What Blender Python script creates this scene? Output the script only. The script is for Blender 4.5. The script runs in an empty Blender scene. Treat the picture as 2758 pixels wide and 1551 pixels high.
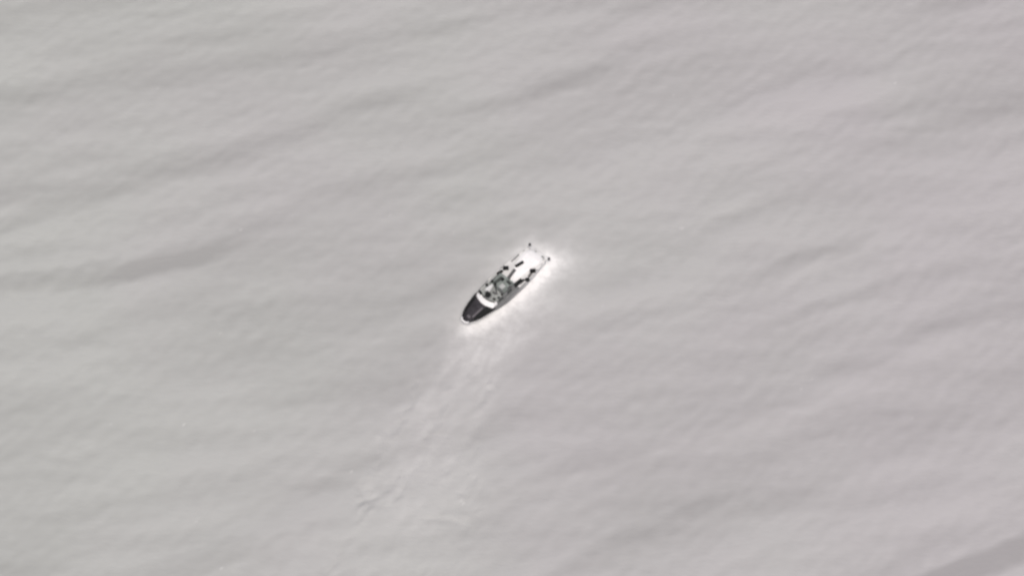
import bpy, bmesh, math, random
import numpy as np
from mathutils import Vector, Matrix

random.seed(7)
scene = bpy.context.scene
col = scene.collection
R = math.radians

# ------------------------------------------------------------------ camera
DEPR, DIST = R(58.0), 300.0
cam_d = bpy.data.cameras.new("camera")
cam = bpy.data.objects.new("camera", cam_d)
col.objects.link(cam)
tgt = Vector((0, 0, 1.2))
cam.location = tgt + DIST * Vector((0, -math.cos(DEPR), math.sin(DEPR)))
cam.rotation_euler = (R(90) - DEPR, 0, 0)
cam_d.sensor_width = 36.0
cam_d.angle = 2 * math.atan(76.6 / DIST)
cam_d.clip_start = 1.0
cam_d.clip_end = 60000.0
scene.camera = cam

# ------------------------------------------------------------------ sky + sun (bright overcast day)
SUN_EL, SUN_AZ = R(65), R(178)          # azimuth measured from +Y towards +X
w = bpy.data.worlds.new("World")
scene.world = w
w.use_nodes = True
nt = w.node_tree
nt.nodes.clear()
wo = nt.nodes.new("ShaderNodeOutputWorld")
bg = nt.nodes.new("ShaderNodeBackground")
sky = nt.nodes.new("ShaderNodeTexSky")
sky.sky_type = 'NISHITA'
sky.sun_disc = False
sky.sun_elevation = SUN_EL
sky.sun_rotation = SUN_AZ
sky.air_density = 0.5
sky.dust_density = 7.0
sky.ozone_density = 1.0
bg.inputs[1].default_value = 0.08
nt.links.new(sky.outputs[0], bg.inputs[0])
nt.links.new(bg.outputs[0], wo.inputs[0])

sd = bpy.data.lights.new("sun", 'SUN')
sd.energy = 1.2
sd.angle = R(32)
sd.color = (1.0, 0.985, 0.965)
sun = bpy.data.objects.new("sun", sd)
col.objects.link(sun)
sdir = Vector((math.sin(SUN_AZ) * math.cos(SUN_EL), math.cos(SUN_AZ) * math.cos(SUN_EL), math.sin(SUN_EL)))
sun.rotation_euler = sdir.to_track_quat('Z', 'Y').to_euler()
sun.location = sdir * 200

scene.view_settings.view_transform = 'Standard'
scene.view_settings.look = 'None'
scene.view_settings.gamma = 1.0
scene.view_settings.use_curve_mapping = False
scene.view_settings.exposure = 0.35
scene.render.engine = 'CYCLES'
scene.cycles.filter_width = 2.6
scene.cycles.use_denoising = True

# ------------------------------------------------------------------ materials
def paint(name, c, rough=0.6, vary=0.18, scale=1.3, c2=None, bump=0.0, metal=0.0):
    """procedural paint: base colour broken up by two octaves of wear noise"""
    m = bpy.data.materials.new(name)
    m.use_nodes = True
    n, l = m.node_tree.nodes, m.node_tree.links
    b = n["Principled BSDF"]
    b.inputs["Roughness"].default_value = rough
    b.inputs["Metallic"].default_value = metal
    b.inputs["Specular IOR Level"].default_value = 0.25
    tc = n.new("ShaderNodeTexCoord")
    t = n.new("ShaderNodeTexNoise")
    t.inputs["Scale"].default_value = scale
    t.inputs["Detail"].default_value = 5
    t.inputs["Roughness"].default_value = 0.65
    l.new(tc.outputs["Object"], t.inputs["Vector"])
    r = n.new("ShaderNodeValToRGB")
    r.color_ramp.elements[0].position = 0.32
    r.color_ramp.elements[1].position = 0.70
    c2 = c2 or tuple(min(1, x * (1 + vary)) for x in c)
    r.color_ramp.elements[0].color = tuple(x * (1 - vary) for x in c) + (1,)
    r.color_ramp.elements[1].color = tuple(c2) + (1,)
    l.new(t.outputs[0], r.inputs[0])
    l.new(r.outputs[0], b.inputs["Base Color"])
    if bump:
        t2 = n.new("ShaderNodeTexNoise")
        t2.inputs["Scale"].default_value = 14
        l.new(tc.outputs["Object"], t2.inputs["Vector"])
        bp = n.new("ShaderNodeBump")
        bp.inputs["Strength"].default_value = bump
        bp.inputs["Distance"].default_value = 0.02
        l.new(t2.outputs[0], bp.inputs["Height"])
        l.new(bp.outputs[0], b.inputs["Normal"])
    return m

M = {}
M['char'] = paint("charcoal_deck", (0.044, 0.041, 0.046), 0.65, 0.4, 0.7, bump=0.3)
M['spine'] = paint("worn_grey_strip", (0.15, 0.14, 0.15), 0.6, 0.25, 2.0)
M['black'] = paint("black_rubber", (0.014, 0.015, 0.015), 0.75, 0.3, 3.0)
M['dark'] = paint("dark_grey_paint", (0.055, 0.060, 0.058), 0.55, 0.3, 3.0)
M['grey'] = paint("mid_grey_paint", (0.20, 0.205, 0.205), 0.5, 0.25, 1.6)
M['locker'] = paint("locker_grey_paint", (0.11, 0.11, 0.11), 0.5, 0.3, 2.0)
M['green'] = paint("pale_green_grey_paint", (0.215, 0.245, 0.228), 0.5, 0.45, 1.5)
M['roofgrey'] = paint("weathered_roof_paint", (0.30, 0.315, 0.30), 0.5, 0.3, 2.2)
M['light'] = paint("light_grey_paint", (0.46, 0.47, 0.46), 0.45, 0.15, 1.4)
M['white'] = paint("white_paint", (0.90, 0.90, 0.895), 0.35, 0.03, 1.2)
M['pane'] = paint("pale_armoured_glass", (0.90, 0.90, 0.895), 0.2, 0.03, 1.0)
M['deck'] = paint("pale_aft_deck", (0.70, 0.70, 0.69), 0.6, 0.12, 1.1, bump=0.2)
M['alu'] = paint("dull_aluminium", (0.66, 0.66, 0.66), 0.45, 0.12, 2.0)

def hull_material():
    m = bpy.data.materials.new("hull_paint")
    m.use_nodes = True
    n, l = m.node_tree.nodes, m.node_tree.links
    b = n["Principled BSDF"]
    b.inputs["Roughness"].default_value = 0.5
    b.inputs["Specular IOR Level"].default_value = 0.25
    tc = n.new("ShaderNodeTexCoord")
    sx = n.new("ShaderNodeSeparateXYZ")
    l.new(tc.outputs["Object"], sx.inputs[0])
    t = n.new("ShaderNodeTexNoise")
    t.inputs["Scale"].default_value = 0.8
    t.inputs["Detail"].default_value = 6
    l.new(tc.outputs["Object"], t.inputs["Vector"])
    ad = n.new("ShaderNodeMath"); ad.operation = 'MULTIPLY_ADD'
    ad.inputs[1].default_value = 2.2
    l.new(t.outputs[0], ad.inputs[0]); l.new(sx.outputs["X"], ad.inputs[2])
    mr = n.new("ShaderNodeMapRange")
    mr.inputs[1].default_value = -7.5; mr.inputs[2].default_value = 9.5
    l.new(ad.outputs[0], mr.inputs[0])
    r = n.new("ShaderNodeValToRGB")
    e = r.color_ramp.elements
    e[0].position = 0.0; e[0].color = (0.80, 0.80, 0.79, 1)     # near-white aft plating
    e[1].position = 1.0; e[1].color = (0.055, 0.052, 0.058, 1)   # dark bow plating
    for p, v in ((0.22, 0.62), (0.42, 0.30), (0.58, 0.20), (0.74, 0.17), (0.83, 0.08)):
        x = e.new(p); x.color = (v, v, v * 1.02, 1)
    l.new(mr.outputs[0], r.inputs[0])
    l.new(r.outputs[0], b.inputs["Base Color"])
    return m
M['hull'] = hull_material()

# ------------------------------------------------------------------ boat frame (u = metres aft of the stem, v = metres to port)
BOW = Vector((-7.06, -5.91, 0))
AX = Vector((0.667, 0.745, 0)).normalized()
HALF = 8.4
boat_c = BOW + AX * HALF
BOAT_ROT = math.atan2(-AX.y, -AX.x)

def halfbeam(u):
    pts = [(-0.1, .42), (0.15, .58), (0.5, .82), (1.0, 1.12), (1.7, 1.40), (2.6, 1.64), (4.0, 1.90), (5.5, 2.07), (7.0, 2.18), (9.0, 2.26), (12.0, 2.24), (14.0, 2.10), (15.2, 1.96), (16.2, 1.82)]
    return float(np.interp(u, [p[0] for p in pts], [p[1] for p in pts]))
def sheer(u):
    return float(np.interp(u, [-0.1, 3, 7, 12, 16.2], [1.55, 1.44, 1.38, 1.26, 1.12]))

# ------------------------------------------------------------------ the sea: one sheet, dense under the view, out past the horizon
def axis(lo, hi, step, far):
    a = list(np.arange(lo, hi + 1e-6, step))
    s, p, up = step, hi, []
    while p < far:
        s *= 1.35; p += s; up.append(p)
    s, p, dn = step, lo, []
    while p > -far:
        s *= 1.35; p -= s; dn.append(p)
    return np.array(dn[::-1] + a + up)

xs = axis(-100, 100, 0.34, 20000)
ys = axis(-66, 84, 0.34, 20000)
nx, ny = len(xs), len(ys)
X, Y = np.meshgrid(xs, ys)
rng = np.random.default_rng(11)

def waves(n, l0, l1, ang, spread, amp, seed, p=1.0):
    """sum of directional wave trains, crest lines run along ang"""
    r = np.random.default_rng(seed)
    h = np.zeros_like(X)
    for i in range(n):
        L = l0 * (l1 / l0) ** r.random()
        a = ang + r.normal(0, spread) + math.pi / 2
        k = 2 * math.pi / L
        h += (L / l1) ** p * np.sin(k * (X * math.cos(a) + Y * math.sin(a)) + r.random() * 6.283)
    return amp * h / math.sqrt(n / 2)

# slow bend: crests lie flatter on the left, steeper on the right
Y0 = Y.copy()
Y = Y0 - 0.0005 * (X.clip(-150, 150) + 70) ** 2
swell = waves(70, 7.5, 26, R(14), R(4.0), 1.0, 3, 0.8)
band = np.exp(0.85 * swell) / 1.6                       # a few narrow bands stand out, broad calm between
band = 3.2 * np.tanh(band / 3.2)
fine = waves(60, 3.0, 9.0, R(17), R(13), 1.0, 5)
chop = waves(70, 1.4, 3.4, R(20), R(30), 1.0, 9, 0.6)
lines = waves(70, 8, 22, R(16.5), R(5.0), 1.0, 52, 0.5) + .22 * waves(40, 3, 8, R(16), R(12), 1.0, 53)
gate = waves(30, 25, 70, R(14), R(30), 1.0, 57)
streak = 0.75 * np.clip((lines - .45) / 1.3, 0, 1) ** 0.9 * np.clip(gate * .55 + .5, 0.08, 1)  # dark wave-trough bands, shade to be painted into the water colour
patch = 0.5 + 0.5 * np.tanh(1.2 * waves(24, 30, 80, R(20), R(35), 1.0, 21))
Y = Y0

# position in the boat's frame
dx, dy = X - BOW.x, Y - BOW.y
U = dx * AX.x + dy * AX.y
V = dx * AX.y - dy * AX.x
hb = np.interp(U, [-0.3, 0.5, 1.7, 4, 9, 15, 16.5], [0.2, .8, 1.35, 1.85, 2.2, 1.95, 1.75])
du = np.maximum(np.maximum(-0.1 - U, U - 16.6), 0)
dv = np.maximum(np.abs(V) - hb, 0)
D = np.hypot(du, dv)
port = 1 / (1 + np.exp(-V * 2.0))
near0 = np.clip((150 - np.hypot(X, Y)) / 50, 0, 1)
cl = waves(60, 1.2, 7, 0, 3.0, 1.0, 33, 0.5)
cl2 = waves(60, 4, 18, 0, 3.0, 1.0, 35, 0.5)
Dn = np.maximum(D + 0.30 * cl * np.minimum(D, 2) / 2 + 0.3 * cl2 * np.minimum(D, 4) / 4, 0)
astern = np.clip((U - 8) / 7, 0, 1)
reach_p = 2.2 + 1.6 * np.clip(U / 9, 0, 1) - 1.0 * astern
foam_glow = port * (0.62 * np.exp(-(Dn / (1.1 + .75 * astern + .5 * np.clip(U / 8, 0, 1))) ** 2) + 0.46 * np.exp(-(Dn / (reach_p * 1.5)) ** 1.4))  # hull wash plus the bright glow round the boat, painted as whiter water
foam_glow += (1 - port) * (0.14 * np.exp(-(Dn / 1.0) ** 2) + (0.16 + .08 * astern) * np.exp(-(Dn / 2.6) ** 2))
foam_glow += 0.34 * astern * np.exp(-(Dn / 1.4) ** 2)  # soft white glow round the stern, painted into the water
turb = waves(90, 1.0, 5.0, R(60), R(16), 1.0, 41, 0.7)
tmod = np.clip(waves(50, 5, 16, R(60), R(60), 1.0, 43) * .6 + .15, 0, 1)
# churned track the boat has come along, spreading towards the bottom of the view
ty = -(Y + 4.0)
cx = np.interp(ty, [0, 8, 20, 40, 60], [0.5, -4.5, -11.2, -15, -16.5])
wd = np.interp(ty, [0, 8, 20, 40, 60], [4.5, 5.0, 6.5, 9.0, 11])
tr = np.exp(-np.abs((X - cx + 0.8 * cl2) / wd) ** 3) * np.clip(ty / 6, 0, 1) * np.clip((75 - ty) / 45, 0, 1)
edge = np.exp(-((np.abs(X - cx + 0.7 * cl2) - wd) / 1.6) ** 2) * np.clip(ty / 8 - .6, 0, 1) * np.clip((70 - ty) / 30, 0, 1)
foam_glow += tr * (1 + .5 * np.tanh(turb)) * np.interp(ty, [0, 14, 40], [0.27, 0.10, 0.045]) * (1 + 0.35 * np.tanh(cl2))
fl = waves(60, .9, 2.6, 0.3, 2.0, 1.0, 77, 0.3)
foam_glow += np.clip(fl - 2.9, 0, 1) * 0.45 * near0
foam_glow = np.clip(foam_glow, 0, 1)

rough = np.clip(0.8 * tr + 1.3 * edge + .9 * edge * (X < cx), 0, 2.0)
sharp = -np.exp(-(turb / 0.28) ** 2) * tmod
near = np.clip((150 - np.hypot(X, Y)) / 50, 0, 1)
Z = (0.075 * band + 0.019 * fine * (0.5 + patch) + 0.004 * chop * (0.4 + patch)) * near
Z += near * (0.022 * turb * rough + 0.16 * sharp * rough) * np.clip((ty - 2) / 10, 0, 1)
# the longer creases left in the churned track: shallow folds in the surface
folds = [[(-14.3, -15.3), (-14.8, -19.6), (-16.3, -21.9), (-17.2, -23.6)], [(-9.7, -17.9), (-11.0, -21.9), (-12.3, -24.2)], [(-12.7, -28.0), (-14.9, -31.3), (-16.2, -34.0)],
         [(-16.3, -30.7), (-17.7, -32.6), (-19.1, -33.6), (-20.8, -34.8)], [(-7.2, -26.4), (-8.0, -28.1), (-9.3, -30.0)], [(-4.9, -21.2), (-5.5, -24.0)],
         [(-19.4, -25.4), (-18.8, -28.2), (-20.2, -29.9)], [(-5.6, -31.0), (-7.1, -33.6)], [(-11.8, -37.2), (-9.0, -37.6), (-6.8, -38.4)], [(-3.9, -16.4), (-4.6, -19.4)]]
for fi, pl in enumerate(folds):
    m_ = (X > min(p[0] for p in pl) - 4) & (X < max(p[0] for p in pl) + 4) & (Y > min(p[1] for p in pl) - 4) & (Y < max(p[1] for p in pl) + 4)
    xx, yy = X[m_], Y[m_]
    best = np.full(xx.shape, 1e9); side = np.zeros(xx.shape); ends = np.zeros(xx.shape)
    wob = .35 * cl[m_]
    for (ax_, ay_), (bx_, by_) in zip(pl, pl[1:]):
        ex, ey = bx_ - ax_, by_ - ay_
        t = np.clip(((xx - ax_) * ex + (yy - ay_) * ey) / (ex * ex + ey * ey), 0, 1)
        d = np.hypot(xx - ax_ - t * ex, yy - ay_ - t * ey)
        sg = np.sign(ex * (yy - ay_) - ey * (xx - ax_))
        k_ = d < best
        best = np.where(k_, d, best); side = np.where(k_, sg, side)
    q = best * side + wob
    Z[m_] += -0.10 * np.exp(-(q / .50) ** 2) + 0.06 * np.exp(-((q - .95) / .6) ** 2) * (np.abs(best) < 3)
Z *= 1 - 0.85 * np.exp(-(D / 1.5) ** 2)

co = np.stack([X, Y, Z], -1).reshape(-1, 3).astype(np.float32)
idx = np.arange(nx * ny, dtype=np.int32).reshape(ny, nx)
quads = np.stack([idx[:-1, :-1], idx[:-1, 1:], idx[1:, 1:], idx[1:, :-1]], -1).reshape(-1, 4)
me = bpy.data.meshes.new("sea")
me.vertices.add(len(co)); me.vertices.foreach_set("co", co.ravel())
me.loops.add(quads.size); me.loops.foreach_set("vertex_index", quads.ravel())
me.polygons.add(len(quads))
me.polygons.foreach_set("loop_start", np.arange(0, quads.size, 4, dtype=np.int32))
me.update(calc_edges=True)
me.polygons.foreach_set("use_smooth", np.ones(len(quads), dtype=bool))
at = me.attributes.new("foam_glow", 'FLOAT', 'POINT')
at.data.foreach_set("value", foam_glow.astype(np.float32).ravel())
at = me.attributes.new("wave_shade", 'FLOAT', 'POINT')
wave_shade = np.clip(0.66 - 0.74 * streak * (1 - .8 * np.clip(tr, 0, 1)) + 0.05 * swell + 0.07 * fine + 0.05 * chop + .22 * (patch - .5), 0, 1) * near + .5 * (1 - near)  # wave shading put into the colour: trough bands darker, crests lighter
at.data.foreach_set("value", wave_shade.astype(np.float32).ravel())
sea = bpy.data.objects.new("sea", me)
col.objects.link(sea)
sea["kind"] = "structure"
sea["label"] = "pale grey sea with long low swell bands and a churned wake track"

m = bpy.data.materials.new("sea_water")
m.use_nodes = True
n, l = m.node_tree.nodes, m.node_tree.links
b = n["Principled BSDF"]
tc = n.new("ShaderNodeTexCoord")
a1 = n.new("ShaderNodeAttribute"); a1.attribute_name = "wave_shade"
a2 = n.new("ShaderNodeAttribute"); a2.attribute_name = "foam_glow"
mp = n.new("ShaderNodeMapping")
mp.inputs["Rotation"].default_value = (0, 0, R(-16))
mp.inputs["Scale"].default_value = (0.14, 1.0, 1.0)
l.new(tc.outputs["Object"], mp.inputs[0])
t1 = n.new("ShaderNodeTexNoise")                       # streaks along the crests: wave-band shade put into the colour
t1.inputs["Scale"].default_value = 0.22
t1.inputs["Detail"].default_value = 6
t1.inputs["Roughness"].default_value = 0.55
l.new(mp.outputs[0], t1.inputs["Vector"])
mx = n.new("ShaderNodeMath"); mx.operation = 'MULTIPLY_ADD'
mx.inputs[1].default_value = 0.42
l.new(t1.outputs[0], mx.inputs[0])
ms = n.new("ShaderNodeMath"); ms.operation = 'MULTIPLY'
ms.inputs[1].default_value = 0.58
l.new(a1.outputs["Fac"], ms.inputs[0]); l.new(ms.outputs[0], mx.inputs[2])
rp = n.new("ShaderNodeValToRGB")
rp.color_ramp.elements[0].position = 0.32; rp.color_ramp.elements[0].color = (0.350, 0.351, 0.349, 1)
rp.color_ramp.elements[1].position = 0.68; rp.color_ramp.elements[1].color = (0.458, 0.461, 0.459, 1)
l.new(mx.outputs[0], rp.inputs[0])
t3 = n.new("ShaderNodeTexNoise")                       # screen colour cast put into the water: greener left, rosier right, with noise
t3.inputs["Scale"].default_value = 0.022
t3.inputs["Detail"].default_value = 2
l.new(tc.outputs["Object"], t3.inputs["Vector"])
rt = n.new("ShaderNodeValToRGB")
rt.color_ramp.elements[0].position = 0.22; rt.color_ramp.elements[0].color = (0.975, 1.0, 0.968, 1)
rt.color_ramp.elements[1].position = 0.78; rt.color_ramp.elements[1].color = (1.0, 0.975, 0.993, 1)
sxm = n.new("ShaderNodeSeparateXYZ"); l.new(tc.outputs["Object"], sxm.inputs[0])
mmu = n.new("ShaderNodeMath"); mmu.operation = 'MULTIPLY_ADD'; mmu.inputs[1].default_value = 0.0035
l.new(sxm.outputs["X"], mmu.inputs[0]); l.new(t3.outputs[0], mmu.inputs[2])
l.new(mmu.outputs[0], rt.inputs[0])
mt = n.new("ShaderNodeMix"); mt.data_type = 'RGBA'; mt.blend_type = 'MULTIPLY'
mt.inputs[0].default_value = 1.0
l.new(rp.outputs[0], mt.inputs[6]); l.new(rt.outputs[0], mt.inputs[7])
t2 = n.new("ShaderNodeTexNoise")                       # froth breaks up the wash and the painted halo
t2.inputs["Scale"].default_value = 0.9
t2.inputs["Detail"].default_value = 7
t2.inputs["Roughness"].default_value = 0.6
l.new(tc.outputs["Object"], t2.inputs["Vector"])
f1 = n.new("ShaderNodeMath"); f1.operation = 'MULTIPLY_ADD'
f1.inputs[1].default_value = 1.5; f1.inputs[2].default_value = 0.25
l.new(t2.outputs[0], f1.inputs[0])
f2 = n.new("ShaderNodeMath"); f2.operation = 'MULTIPLY'; f2.use_clamp = True
l.new(f1.outputs[0], f2.inputs[0]); l.new(a2.outputs["Fac"], f2.inputs[1])
mf = n.new("ShaderNodeMix"); mf.data_type = 'RGBA'
mf.inputs[7].default_value = (0.86, 0.86, 0.85, 1)
l.new(f2.outputs[0], mf.inputs[0]); l.new(mt.outputs[2], mf.inputs[6])
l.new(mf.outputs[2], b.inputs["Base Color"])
b.inputs["Roughness"].default_value = 0.6
b.inputs["Specular IOR Level"].default_value = 0.3
b.inputs["IOR"].default_value = 1.333
t4 = n.new("ShaderNodeTexNoise")                       # capillary ripple
t4.inputs["Scale"].default_value = 1.7
t4.inputs["Detail"].default_value = 5
mp2 = n.new("ShaderNodeMapping")
mp2.inputs["Rotation"].default_value = (0, 0, R(-18))
mp2.inputs["Scale"].default_value = (0.5, 1.0, 1.0)
l.new(tc.outputs["Object"], mp2.inputs[0]); l.new(mp2.outputs[0], t4.inputs["Vector"])
bp = n.new("ShaderNodeBump")
bp.inputs["Strength"].default_value = 0.5
bp.inputs["Distance"].default_value = 0.10
l.new(t4.outputs[0], bp.inputs["Height"])
l.new(bp.outputs[0], b.inputs["Normal"])
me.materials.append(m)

# ------------------------------------------------------------------ mesh helpers (boat coordinates: u aft, v port, z up)
root = bpy.data.objects.new("patrol_boat", None)
root.location = (boat_c.x, boat_c.y, 0)
root.rotation_euler = (0, 0, BOAT_ROT)
root["label"] = "grey fast patrol boat with dark foredeck, white windscreen and glaring white stern"
root["category"] = "patrol boat"
col.objects.link(root)

def L(u, v, z):
    return Vector((HALF - u, v, z))
def seen(mu, mv, z):
    """true deck position of a feature of height z measured on the gunwale plane"""
    d = z - 1.2
    return mu - .466 * d, mv + .417 * d

def link(name, bm, mat, parent=root, smooth=False, label=None, bevel=0.0):
    if bevel:
        bmesh.ops.bevel(bm, geom=bm.edges[:], offset=bevel, segments=2, affect='EDGES', clamp_overlap=True)
    bmesh.ops.recalc_face_normals(bm, faces=bm.faces[:])
    me = bpy.data.meshes.new(name)
    bm.to_mesh(me); bm.free()
    for p in me.polygons:
        p.use_smooth = smooth
    me.materials.append(M[mat] if isinstance(mat, str) else mat)
    o = bpy.data.objects.new(name, me)
    col.objects.link(o)
    o.parent = parent
    if label: o["label"] = label
    return o

def ring_loft(bm, rings, cap=True, closed=True):
    vs = [[bm.verts.new(p) for p in r] for r in rings]
    k = len(rings[0])
    for a, c in zip(vs, vs[1:]):
        for i in range(k if closed else k - 1):
            j = (i + 1) % k
            bm.faces.new((a[i], a[j], c[j], c[i]))
    if cap and closed:
        bm.faces.new(vs[0]); bm.faces.new(vs[-1][::-1])
    return vs

def box(bm, u0, u1, v0, v1, z0, z1, yaw=0.0, taper=0.0):
    cu, cv = (u0 + u1) / 2, (v0 + v1) / 2
    r = []
    for z, t in ((z0, 0.0), (z1, taper)):
        q = []
        for su, sv in ((-1, -1), (1, -1), (1, 1), (-1, 1)):
            a = su * ((u1 - u0) / 2 - t); c = sv * ((v1 - v0) / 2 - t)
            q.append(L(cu + a * math.cos(yaw) - c * math.sin(yaw), cv + a * math.sin(yaw) + c * math.cos(yaw), z))
        r.append(q)
    ring_loft(bm, r)

def tube(bm, pts, rad, seg=8):
    pts = [Vector(p) for p in pts]
    rings = []
    for i, p in enumerate(pts):
        d = (pts[min(i + 1, len(pts) - 1)] - pts[max(i - 1, 0)]).normalized()
        a = d.cross(Vector((0, 0, 1)))
        if a.length < 1e-3: a = d.cross(Vector((0, 1, 0)))
        a.normalize(); c = d.cross(a)
        rr = rad[i] if isinstance(rad, (list, tuple)) else rad
        rings.append([p + rr * (a * math.cos(6.2832 * k / seg) + c * math.sin(6.2832 * k / seg)) for k in range(seg)])
    ring_loft(bm, rings)

def prism(bm, outline, z0, z1, inset=0.0):
    """outline: list of (u,v); straight prism, optional inset of the top towards its centre"""
    cu = sum(p[0] for p in outline) / len(outline); cv = sum(p[1] for p in outline) / len(outline)
    def ins(p):
        d = math.hypot(p[0] - cu, p[1] - cv) or 1
        f = max(0, 1 - inset / d)
        return cu + (p[0] - cu) * f, cv + (p[1] - cv) * f
    ring_loft(bm, [[L(u, v, z0) for u, v in outline], [L(*ins(p), z1) for p in outline]])

# ------------------------------------------------------------------ hull
US = [-0.1, 0.15, 0.5, 1.0, 1.7, 2.6, 4.0, 5.5, 7, 9, 11, 13, 15, 16.2]
bm = bmesh.new()
rings = []
for u in US:
    hbm, zs = halfbeam(u), sheer(u)
    f = float(np.interp(u, [-.1, 2, 4.5, 6.5, 16], [0.30, 0.62, 0.86, 1.0, 1.0]))
    rake = float(np.interp(u, [-.1, 1, 3, 6], [1.5, .9, .3, 0]))      # stem rakes aft going down
    zc = float(np.interp(u, [-.1, 4, 16], [0.75, 0.35, 0.20]))
    zk = float(np.interp(u, [-.1, 1, 3, 16], [0.25, -0.3, -0.55, -0.5]))
    r = [L(u, -hbm, zs), L(u + rake * .35, -(hbm + hbm * f) / 2 - .03, (zs + zc) / 2), L(u + rake * .7, -hbm * f, zc), L(u + rake, 0, zk),
         L(u + rake * .7, hbm * f, zc), L(u + rake * .35, (hbm + hbm * f) / 2 + .03, (zs + zc) / 2), L(u, hbm, zs)]
    rings.append(r)
vs = ring_loft(bm, rings, cap=False, closed=False)
bm.faces.new(vs[-1]); bm.faces.new(vs[0][::-1])
link("hull", bm, 'hull')

def deck(name, u0, u1, mat, inset=0.10, drop=0.06, camber=0.05, n=14, label=None, parent=root):
    bm = bmesh.new()
    rows = []
    for i in range(n + 1):
        u = u0 + (u1 - u0) * i / n
        h = halfbeam(u) - inset
        z = sheer(u) - drop
        rows.append([L(u, h * t, z + camber * (1 - t * t)) for t in (-1, -.66, -.33, 0, .33, .66, 1)])
    ring_loft(bm, rows, cap=False, closed=False)
    geo = bmesh.ops.extrude_face_region(bm, geom=bm.faces[:])
    bmesh.ops.translate(bm, verts=[x for x in geo['geom'] if isinstance(x, bmesh.types.BMVert)], vec=(0, 0, -0.05))
    return link(name, bm, mat, parent, label=label)

fd = deck("foredeck", 0.22, 4.75, 'char', camber=0.10)
def side_strip(s, mat, lab):
    bm = bmesh.new()
    rows = [[L(u, s * 1.66, sheer(u) - .10), L(u, s * (halfbeam(u) - .05), sheer(u) - .06)] for u in np.linspace(4.8, 9.9, 12)]
    ring_loft(bm, rows, cap=False, closed=False)
    geo = bmesh.ops.extrude_face_region(bm, geom=bm.faces[:])
    bmesh.ops.translate(bm, verts=[x for x in geo['geom'] if isinstance(x, bmesh.types.BMVert)], vec=(0, 0, -0.05))
    return link("side_deck", bm, mat, label=lab)
side_strip(-1, 'light', "light grey starboard side deck")
side_strip(1, 'grey', "grey port side deck")
deck("aft_deck", 9.91, 16.1, 'deck', inset=0.04, label="white aft deck")

# bulwark cap rails, one per side, and a pale nose fender
for s in (-1, 1):
    for (ua, ub, mat, lab) in ((0.25, 4.7, 'black', "black gunwale rail along the foredeck"), (4.74, 7.6, 'grey', "grey gunwale rail beside the wheelhouse"),
                               (7.64, 16.15, 'deck', "pale gunwale rail along the stern half")):
        bm = bmesh.new()
        rad = .085 if mat == 'black' else .05
        if s > 0 and mat == 'grey': ub = 11.6
        if s > 0 and mat == 'deck': ua = 11.64
        tube(bm, [L(u, s * (halfbeam(u) - .03), sheer(u) + .02) for u in np.linspace(ua, ub, 18)], rad, 8)
        link("gunwale_rail", bm, mat, smooth=True, label=lab)
bm = bmesh.new()
tube(bm, [L(0.28, -.66, 1.56), L(0.02, -.52, 1.56), L(-.10, -.25, 1.57), L(-.12, 0, 1.58), L(-.10, .25, 1.57), L(0.02, .52, 1.56), L(0.28, .66, 1.56)], 0.12, 10)
link("bow_fender", bm, 'white', smooth=True, label="white fender wrapped round the stem")

# black anti-slip plates along both edges of the foredeck, the port one the wider
for (s, wi, ua, ub) in ((1, 0.72, 1.15, 4.3), (-1, 0.36, 1.3, 4.2)):
    bm = bmesh.new()
    rows = []
    for u in np.linspace(ua, ub, 10):
        h = halfbeam(u) - .14; wv = wi * min(1, (h - .25) / 1.0) 
        if s > 0: wv = max(.12, h - .72)
        zz = lambda t: sheer(u) - .06 + .10 * (1 - (t / (halfbeam(u) - .1)) ** 2) + .012
        rows.append([L(u, s * (h - wv), zz(h - wv)), L(u, s * (h - wv / 2), zz(h - wv / 2)), L(u, s * h, zz(h))])
    ring_loft(bm, rows, cap=False, closed=False)
    geo = bmesh.ops.extrude_face_region(bm, geom=bm.faces[:])
    bmesh.ops.translate(bm, verts=[x for x in geo['geom'] if isinstance(x, bmesh.types.BMVert)], vec=(0, 0, -0.012 + .004))
    link("deck_plate", bm, 'black', fd, label="black anti-slip plate on the %s edge of the foredeck" % ("port" if s > 0 else "starboard"))
# foredeck fittings
bm = bmesh.new(); box(bm, 1.25, 3.45, .36, .62, 1.42, 1.56, yaw=0.02)
link("deck_conduit", bm, 'spine', bevel=.02, label="pale grey strip along the foredeck")
bm = bmesh.new(); box(bm, 2.1, 2.9, -.75, .05, 1.44, 1.54, taper=.04)
h = link("foredeck_hatch", bm, 'char', bevel=.02)
bm = bmesh.new(); tube(bm, [L(2.2, -.55, 1.56), L(2.2, -.15, 1.56)], .03, 6)
link("hatch_hinge", bm, 'dark', h)
bm = bmesh.new(); box(bm, .75, 1.25, -.32, .28, 1.49, 1.60, taper=.05)
link("anchor_windlass", bm, 'spine', bevel=.03)
for s in (-1, 1):
    for u in (0.9, 3.4):
        bm = bmesh.new()
        v = s * (halfbeam(u) - .32); z = sheer(u)
        for a in (-.13, .13):
            tube(bm, [L(u + a, v, z - .05), L(u + a, v, z + .16)], .045, 8)
        tube(bm, [L(u - .2, v, z + .13), L(u + .2, v, z + .13)], .03, 8)
        link("mooring_bollard", bm, 'black', smooth=True)

# ------------------------------------------------------------------ wheelhouse: bowed armoured windscreen, roof, sides
def arc(v, u0, k): return u0 + k * v * v
NS = 7
def front(zf, u0, k, hw, n=14):
    return [L(arc(hw * t, u0, k), hw * t, zf) for t in np.linspace(-1, 1, n + 1)]
ROOF = 1.98
ROOF_PTS = [(arc(1.46 * t, 4.62, .20), 1.46 * t) for t in np.linspace(-1, 1, 15)]
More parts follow.
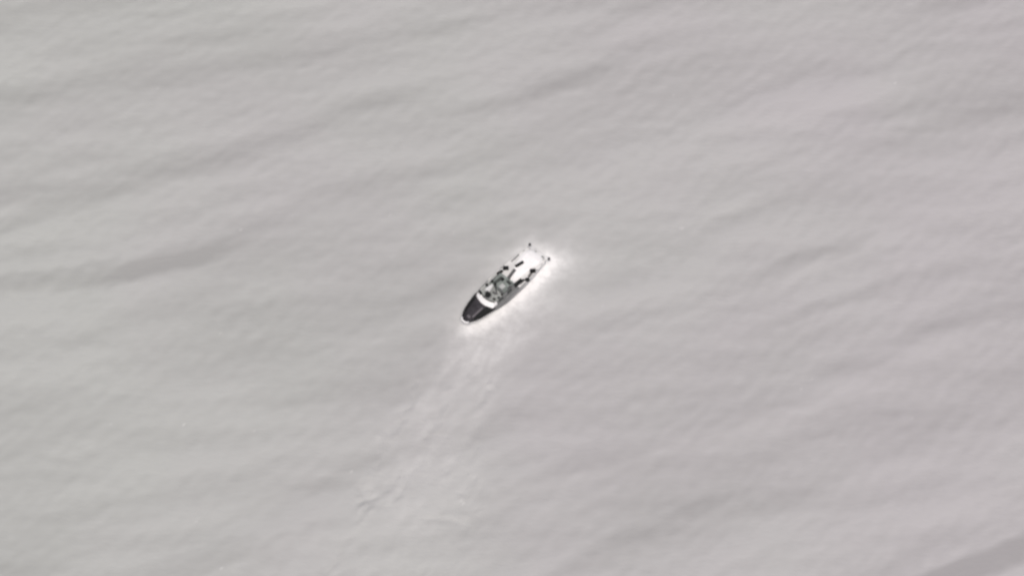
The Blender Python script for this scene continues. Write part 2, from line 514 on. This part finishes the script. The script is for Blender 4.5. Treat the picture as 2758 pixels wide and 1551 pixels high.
# sill under the glass
bm = bmesh.new()
lo_in = [(arc(1.70 * t, 3.98, .20), 1.70 * t) for t in np.linspace(-1, 1, 15)]
out = lo_in + [(9.4, 1.70), (9.4, -1.70)]
ring_loft(bm, [[L(u, v, 1.15) for u, v in out], [L(u, v, 1.46) for u, v in out]])
wh = link("wheelhouse", bm, 'grey', label="low wheelhouse body")
# panes: seven thick plates leaning back from sill to roof
edges = np.linspace(-1, 1, 8)
for a, c in zip(edges, edges[1:]):
    g = .006
    bm = bmesh.new()
    r = []
    for off in (0.0, 0.07):
        q = []
        for t, lvl in ((a + g, 0), (c - g, 0), (c - g, 1), (a + g, 1)):
            if lvl == 0: p = L(arc(1.72 * t, 3.93, .20) + off, 1.72 * t, 1.40 if t * t < 2 else 1.3)
            else: p = L(arc(1.47 * t, 4.56, .20) + off, 1.47 * t, ROOF - .02)
            q.append(p)
        r.append(q)
    ring_loft(bm, r)
    link("windscreen_pane", bm, 'pane', wh)
# side plates: white forward quarter, grey after it
for s in (-1, 1):
    for (u0, u1, mat) in ((4.58, 5.45, 'white'), (5.50, 7.3, 'grey'), (7.34, 9.35, 'grey')):
        bm = bmesh.new()
        ring_loft(bm, [[L(u0, s * 1.70, 1.46), L(u1, s * 1.70, 1.46), L(u1, s * 1.60, 1.46), L(u0, s * 1.60, 1.46)],
                       [L(u0 + .42 * (u0 < 4.7), s * 1.48, ROOF - .02), L(u1, s * 1.48, ROOF - .02), L(u1, s * 1.38, ROOF - .02), L(u0 + .42 * (u0 < 4.7), s * 1.38, ROOF - .02)]])
        pl = link("side_panel", bm, mat, wh)
    for u0 in (5.8, 7.7):
        bm = bmesh.new()
        ring_loft(bm, [[L(u0, s * 1.705, 1.54), L(u0 + 1.0, s * 1.705, 1.54), L(u0 + 1.0, s * 1.66, 1.54), L(u0, s * 1.66, 1.54)],
                       [L(u0 + .1, s * 1.56, 1.86), L(u0 + 1.0, s * 1.56, 1.86), L(u0 + 1.0, s * 1.51, 1.86), L(u0 + .1, s * 1.51, 1.86)]])
        link("side_window", bm, 'dark', wh)
# roof in two plates
bm = bmesh.new()
prism(bm, ROOF_PTS + [(7.0, 1.50), (7.0, -1.50)], ROOF, ROOF + .07, .03)
rf = link("roof", bm, 'roofgrey', wh, label="grey forward roof")
bm = bmesh.new()
prism(bm, [(7.03, -1.50), (7.03, 1.50), (9.45, 1.48), (9.65, 1.1), (9.65, -1.1), (9.45, -1.48)], ROOF, ROOF + .05, .03)
link("roof", bm, 'green', wh, label="pale green grey after roof")
# grey gutter following the bowed roof edge
bm = bmesh.new()
tube(bm, [L(u + .12, v * .94, ROOF + .09) for u, v in ROOF_PTS], .085, 8)
link("roof_coaming", bm, 'locker', smooth=True, label="grey bowed rim along the roof front")

# weapon station on the forward roof
u, v = seen(5.93, -0.62, 2.4)
bm = bmesh.new()
prism(bm, [(u + .62 * math.cos(a), v + .62 * math.sin(a)) for a in np.linspace(0, 6.2832, 21)[:-1]], ROOF + .07, ROOF + .17, .05)
ws = link("weapon_station", bm, 'grey', label="dark remote gun mount on the forward roof")
bm = bmesh.new()
prism(bm, [(u + .46 * math.cos(a) * 1.1, v + .44 * math.sin(a)) for a in np.linspace(0, 6.2832, 13)[:-1]], ROOF + .17, ROOF + .52, .10)
link("gun_turret", bm, 'black', ws)
bm = bmesh.new()
tube(bm, [L(u - .25, v - .02, ROOF + .40), L(u - .62, v - .05, ROOF + .43), L(u - .95, v - .08, ROOF + .45)], [.06, .045, .035], 8)
link("gun_barrel", bm, 'dark', ws)
bm = bmesh.new(); box(bm, u - .1, u + .42, v - .52, v - .30, ROOF + .18, ROOF + .46, taper=.03)
link("ammunition_box", bm, 'dark', ws, bevel=.02)
# dark lamp housings at both roof shoulders
for (mu, mv, w_, ln, yaw) in ((5.40, -1.70, .38, .74, .9), (5.92, .62, .34, .46, -.7)):
    uu, vv = seen(mu, mv, 2.15)
    bm = bmesh.new(); box(bm, uu - w_ / 2, uu + w_ / 2, vv - ln / 2, vv + ln / 2, ROOF + .075, ROOF + .27, yaw=yaw * .4, taper=.03)
    link("lamp_housing", bm, 'black', wh, bevel=.03)
# pale wedge (folded mast) with dark feet
p = [seen(6.22, -1.62, 2.35), seen(6.35, -.75, 2.35), seen(7.75, -1.12, 2.35), seen(7.75, -1.42, 2.35)]
bm = bmesh.new(); prism(bm, p, ROOF + .10, ROOF + .36, .08)
ma = link("folded_mast", bm, 'alu', label="pale wedge shaped mast lying on the roof", bevel=.02)
for (mu, mv, sz) in ((7.06, -1.86, .23), (7.93, -1.02, .23), (8.05, -1.70, .23)):
    uu, vv = seen(mu, mv, 2.2)
    bm = bmesh.new()
    prism(bm, [(uu + sz * math.cos(a), vv + sz * math.sin(a)) for a in np.linspace(0, 6.2832, 11)[:-1]], ROOF + .05, ROOF + .30, .04)
    link("sensor_pod", bm, 'black', wh)
# starboard roof strip, dark, and roof hatch, radar drum, whip aerials
u0, v0 = seen(8.2, -1.15, 2.1); u1, v1 = seen(9.6, -.80, 2.1)
bm = bmesh.new(); box(bm, u0 - .3, u1, v0 - .2, v0 + .26, ROOF + .055, ROOF + .17, yaw=.10, taper=.02)
link("cable_trunk", bm, 'dark', wh, bevel=.02)
a, c = seen(7.85, -.85, 2.1), seen(6.75, .40, 2.1)
bm = bmesh.new()
tube(bm, [L(a[0], a[1], ROOF + .10), L((a[0] + c[0]) / 2, (a[1] + c[1]) / 2, ROOF + .12), L(c[0], c[1], ROOF + .10)], .12, 8)
link("cable_trunk", bm, 'locker', wh, smooth=True)
u0, v0 = seen(8.45, -.02, 2.3)
bm = bmesh.new(); box(bm, u0 - .45, u0 + .42, v0 - .42, v0 + .36, ROOF + .055, ROOF + .22, yaw=.1, taper=.06)
hh = link("roof_hatch", bm, 'light', wh, label="pale roof hatch", bevel=.03)
u0, v0 = seen(7.7, .05, 2.5)
bm = bmesh.new()
tube(bm, [L(u0, v0, ROOF + .05), L(u0, v0, ROOF + .75)], [.10, .06], 8)
tube(bm, [L(u0 - .05, v0 - .62, ROOF + .78), L(u0 + .05, v0 + .62, ROOF + .78)], .06, 8)
link("radar_scanner", bm, 'grey', wh, smooth=True)
for (uu, vv) in ((9.1, 1.3), (9.1, -1.25)):
    bm = bmesh.new(); tube(bm, [L(uu, vv, ROOF + .05), L(uu + .35, vv, ROOF + 2.2)], [.025, .008], 6)
    link("whip_aerial", bm, 'grey', wh)
for (mu, mv, a_, b_, h_, mt_) in ((8.95, .95, .34, .22, .16, 'locker'), (9.55, .30, .22, .40, .20, 'dark'), (9.35, -.75, .26, .22, .22, 'black'), (7.55, .75, .22, .30, .18, 'locker'),
                               (6.75, -.10, .16, .34, .20, 'locker'), (6.55, .95, .20, .18, .22, 'dark')):
    uu, vv = seen(mu, mv, 2.15)
    bm = bmesh.new(); box(bm, uu - a_, uu + a_, vv - b_, vv + b_, ROOF + .055, ROOF + .055 + h_, yaw=.08, taper=.05)
    link("vent_cowl", bm, mt_, wh, bevel=.02)
for s in (-1, 1):
    bm = bmesh.new(); tube(bm, [L(u, s * 1.44, ROOF + .10) for u in np.linspace(7.1, 9.4, 5)], .06, 6)
    link("roof_rail", bm, 'locker', wh, smooth=True)
# port side: step dot and grab rail along the wheelhouse
uu, vv = seen(7.16, 1.06, 1.95)
bm = bmesh.new()
prism(bm, [(uu + .17 * math.cos(a), vv + .17 * math.sin(a)) for a in np.linspace(0, 6.2832, 11)[:-1]], ROOF + .075, ROOF + .24, .03)
link("searchlight", bm, 'black', wh)
a, c = seen(7.3, 1.12, 2.1), seen(8.75, 1.72, 2.1)
bm = bmesh.new(); tube(bm, [L(a[0], a[1] - .1, ROOF + .11), L(c[0], min(c[1], 1.5), ROOF + .11)], .055, 6)
link("grab_rail", bm, 'dark', wh, smooth=True)

# ------------------------------------------------------------------ engine deck
def casing(u): return float(np.interp(u, [9.9, 10.6, 11.6, 12.6, 14, 15.4, 16.0, 16.25], [.35, .62, .82, 1.15, 1.42, 1.45, 1.25, .9]))
bm = bmesh.new()
rows = []
for u in (9.9, 10.3, 10.9, 11.6, 12.3, 13.2, 14.2, 15.2, 15.8, 16.1, 16.25):
    h = casing(u); o = .22 * float(np.interp(u, [9.9, 12, 14], [1.6, .8, 0]))
    top = float(np.interp(u, [9.9, 10.5, 13, 15.5, 16.25], [1.28, 1.55, 1.58, 1.46, 1.18]))
    rows.append([L(u, -h + o - .12, 1.02), L(u, -h + o, top - .10), L(u, (-h) * .75 + o, top), L(u, o, top + .03), L(u, h * .75 + o, top), L(u, h + o, top - .10), L(u, h + o + .12, 1.02)])
ring_loft(bm, rows)
ec = link("engine_casing", bm, 'white', smooth=False, label="white engine casing over the stern")
for (u0, u1, v0, v1) in ((12.7, 13.7, -.40, .34), (12.7, 13.7, .40, 1.0), (14.0, 15.1, -.95, -.05), (14.0, 15.1, .05, .95), (10.8, 12.0, .0, .42)):
    bm = bmesh.new(); box(bm, u0, u1, v0, v1, 1.50, 1.625, taper=.03)
    hx = link("engine_hatch", bm, 'white', ec, bevel=.015)
    bm = bmesh.new(); tube(bm, [L(u0 + .1, (v0 + v1) / 2 - .12, 1.645), L(u0 + .1, (v0 + v1) / 2 + .12, 1.645)], .02, 6)
    link("hatch_handle", bm, 'alu', hx)

def bar(name, m0, m1, wd, z0, z1, mat, label=None, kind='can', parent=root):
    """a long stowed item between two measured points"""
    a = Vector(L(*seen(*m0, z1), (z0 + z1) / 2)); c = Vector(L(*seen(*m1, z1), (z0 + z1) / 2))
    bm = bmesh.new()
    d = (c - a).normalized(); e = .14
    tube(bm, [a, a + d * .04, a + d * e, c - d * e, c - d * .04, c], [wd * .45, wd * .8, wd, wd, wd * .8, wd * .45], 12)
    return link(name, bm, mat, parent, smooth=True, label=label)

b1 = bar("raft_canister", (9.50, -2.02), (10.55, -1.88), .25, 1.12, 1.55, 'black', "black canister on the starboard gunwale beside the wheelhouse")
b2 = bar("raft_canister", (12.35, -.92), (13.80, -.56), .24, 1.55, 1.90, 'black', "long black canister on the starboard side of the engine casing")
b3 = bar("raft_canister", (9.55, 1.26), (11.3, 1.38), .34, 1.10, 1.55, 'black', "dark canister on the port side deck abaft the wheelhouse")
# grey walkway strip between wheelhouse and canister
bm = bmesh.new()
a, c = seen(10.05, -.25, 1.6), seen(11.9, -.56, 1.6)
box(bm, a[0], c[0], (a[1] + c[1]) / 2 - .27, (a[1] + c[1]) / 2 + .27, 1.12, 1.66, yaw=-.16, taper=.03)
link("vent_trunk", bm, 'locker', bevel=.02, label="grey ventilation trunk abaft the roof")
# starboard deck gun abeam (dark forked mount)
def mount(mu, mv, barrel, name="deck_gun", label=None, mat='black'):
    uu, vv = seen(mu, mv, 1.75)
    bm = bmesh.new()
    tube(bm, [L(uu, vv, 1.05), L(uu, vv, 1.45)], [.17, .12], 10)
    g = link(name, bm, 'dark', label=label, smooth=True)
    bm = bmesh.new(); box(bm, uu - .46, uu + .42, vv - .26, vv + .26, 1.40, 1.84, yaw=math.atan2(barrel[1], barrel[0]), taper=.03)
    link("gun_body", bm, mat, g, bevel=.03)
    bm = bmesh.new()
    ln = math.hypot(*barrel)
    tube(bm, [L(uu, vv, 1.68), L(uu + barrel[0], vv + barrel[1], 1.74)], [.06, .035], 8)
    link("gun_barrel", bm, 'dark', g)
    bm = bmesh.new(); d = (barrel[0] / ln, barrel[1] / ln)
    sh = []
    box(bm, uu + d[0] * .30 - .03, uu + d[0] * .30 + .03, vv + d[1] * .3 - .32, vv + d[1] * .3 + .32, 1.42, 1.92, yaw=math.atan2(d[1], d[0]))
    link("gun_shield", bm, mat, g)
    return g
mount(11.22, -1.80, (-.55, -.62), label="dark deck gun on the starboard side")
mount(13.55, 1.55, (.62, .62), label="black deck gun trained outboard on the port quarter")
uu, vv = seen(12.8, 1.72, 1.45)
bm = bmesh.new(); box(bm, uu - .5, uu + .45, vv - .2, vv + .18, 1.05, 1.45, yaw=-.2, taper=.04)
link("equipment_locker", bm, 'locker', bevel=.03, label="grey locker before the port deck gun")
uu, vv = seen(11.85, 1.95, 1.55)
bm = bmesh.new(); box(bm, uu - .34, uu + .34, vv - .27, vv + .26, 1.05, 1.55, yaw=.5, taper=.04)
link("equipment_locker", bm, 'black', bevel=.03, label="black locker on the port rail")
uu, vv = seen(11.2, 1.60, 1.4)
bm = bmesh.new(); box(bm, uu - .75, uu + .35, vv - .2, vv + .25, 1.05, 1.38, taper=.04)
link("equipment_locker", bm, 'locker', bevel=.03, label="grey locker beside the port canister")
# starboard quarter rail
bm = bmesh.new()
a, c = (12.5, -1.93), (14.3, -1.90)
tube(bm, [L(u, -1.76, 1.50) for u in np.linspace(12.45, 14.1, 6)], .085, 6)
for u in (12.5, 13.2, 14.05):
    tube(bm, [L(u, -1.76, 1.0), L(u, -1.76, 1.5)], .03, 6)
link("guard_rail", bm, 'grey', label="thin grey guard rail on the starboard quarter")
# small cleats along the side decks
for s in (-1, 1):
    for u in (6.2, 8.6, 15.3):
        bm = bmesh.new()
        tube(bm, [L(u - .16, s * 1.84, 1.28 - .012 * u), L(u + .16, s * 1.84, 1.28 - .012 * u)], .035, 6)
        tube(bm, [L(u, s * 1.84, 1.10), L(u, s * 1.84, 1.28 - .012 * u)], .04, 6)
        link("cleat", bm, 'dark')

# ------------------------------------------------------------------ water jets and their guard frame with dark corner fenders
for s in (-1, 1):
    bm = bmesh.new()
    tube(bm, [L(16.15, s * .75, .35), L(16.6, s * .75, .33), L(16.85, s * .75, .28)], [.30, .27, .20], 12)
    link("water_jet", bm, 'light', smooth=True)
bm = bmesh.new()
tube(bm, [L(16.1, -1.75, .80), L(16.7, -1.86, .86), L(16.92, -1.7, .88), L(16.95, 0, .9), L(16.92, 1.7, .88), L(16.7, 1.86, .86), L(16.1, 1.75, .80)], .035, 6)
jg = link("jet_guard", bm, 'alu', smooth=True, label="thin pale tube frame guarding the jets")
for s in (-1, 1):
    u0, v0 = seen(16.80, s * 1.93, 1.2)
    bm = bmesh.new()
    tube(bm, [L(u0, v0, .72), L(u0, v0, .80), L(u0, v0, 1.12), L(u0, v0, 1.2)], [.12, .20, .20, .12], 10)
    link("corner_fender", bm, 'dark', jg, smooth=True)
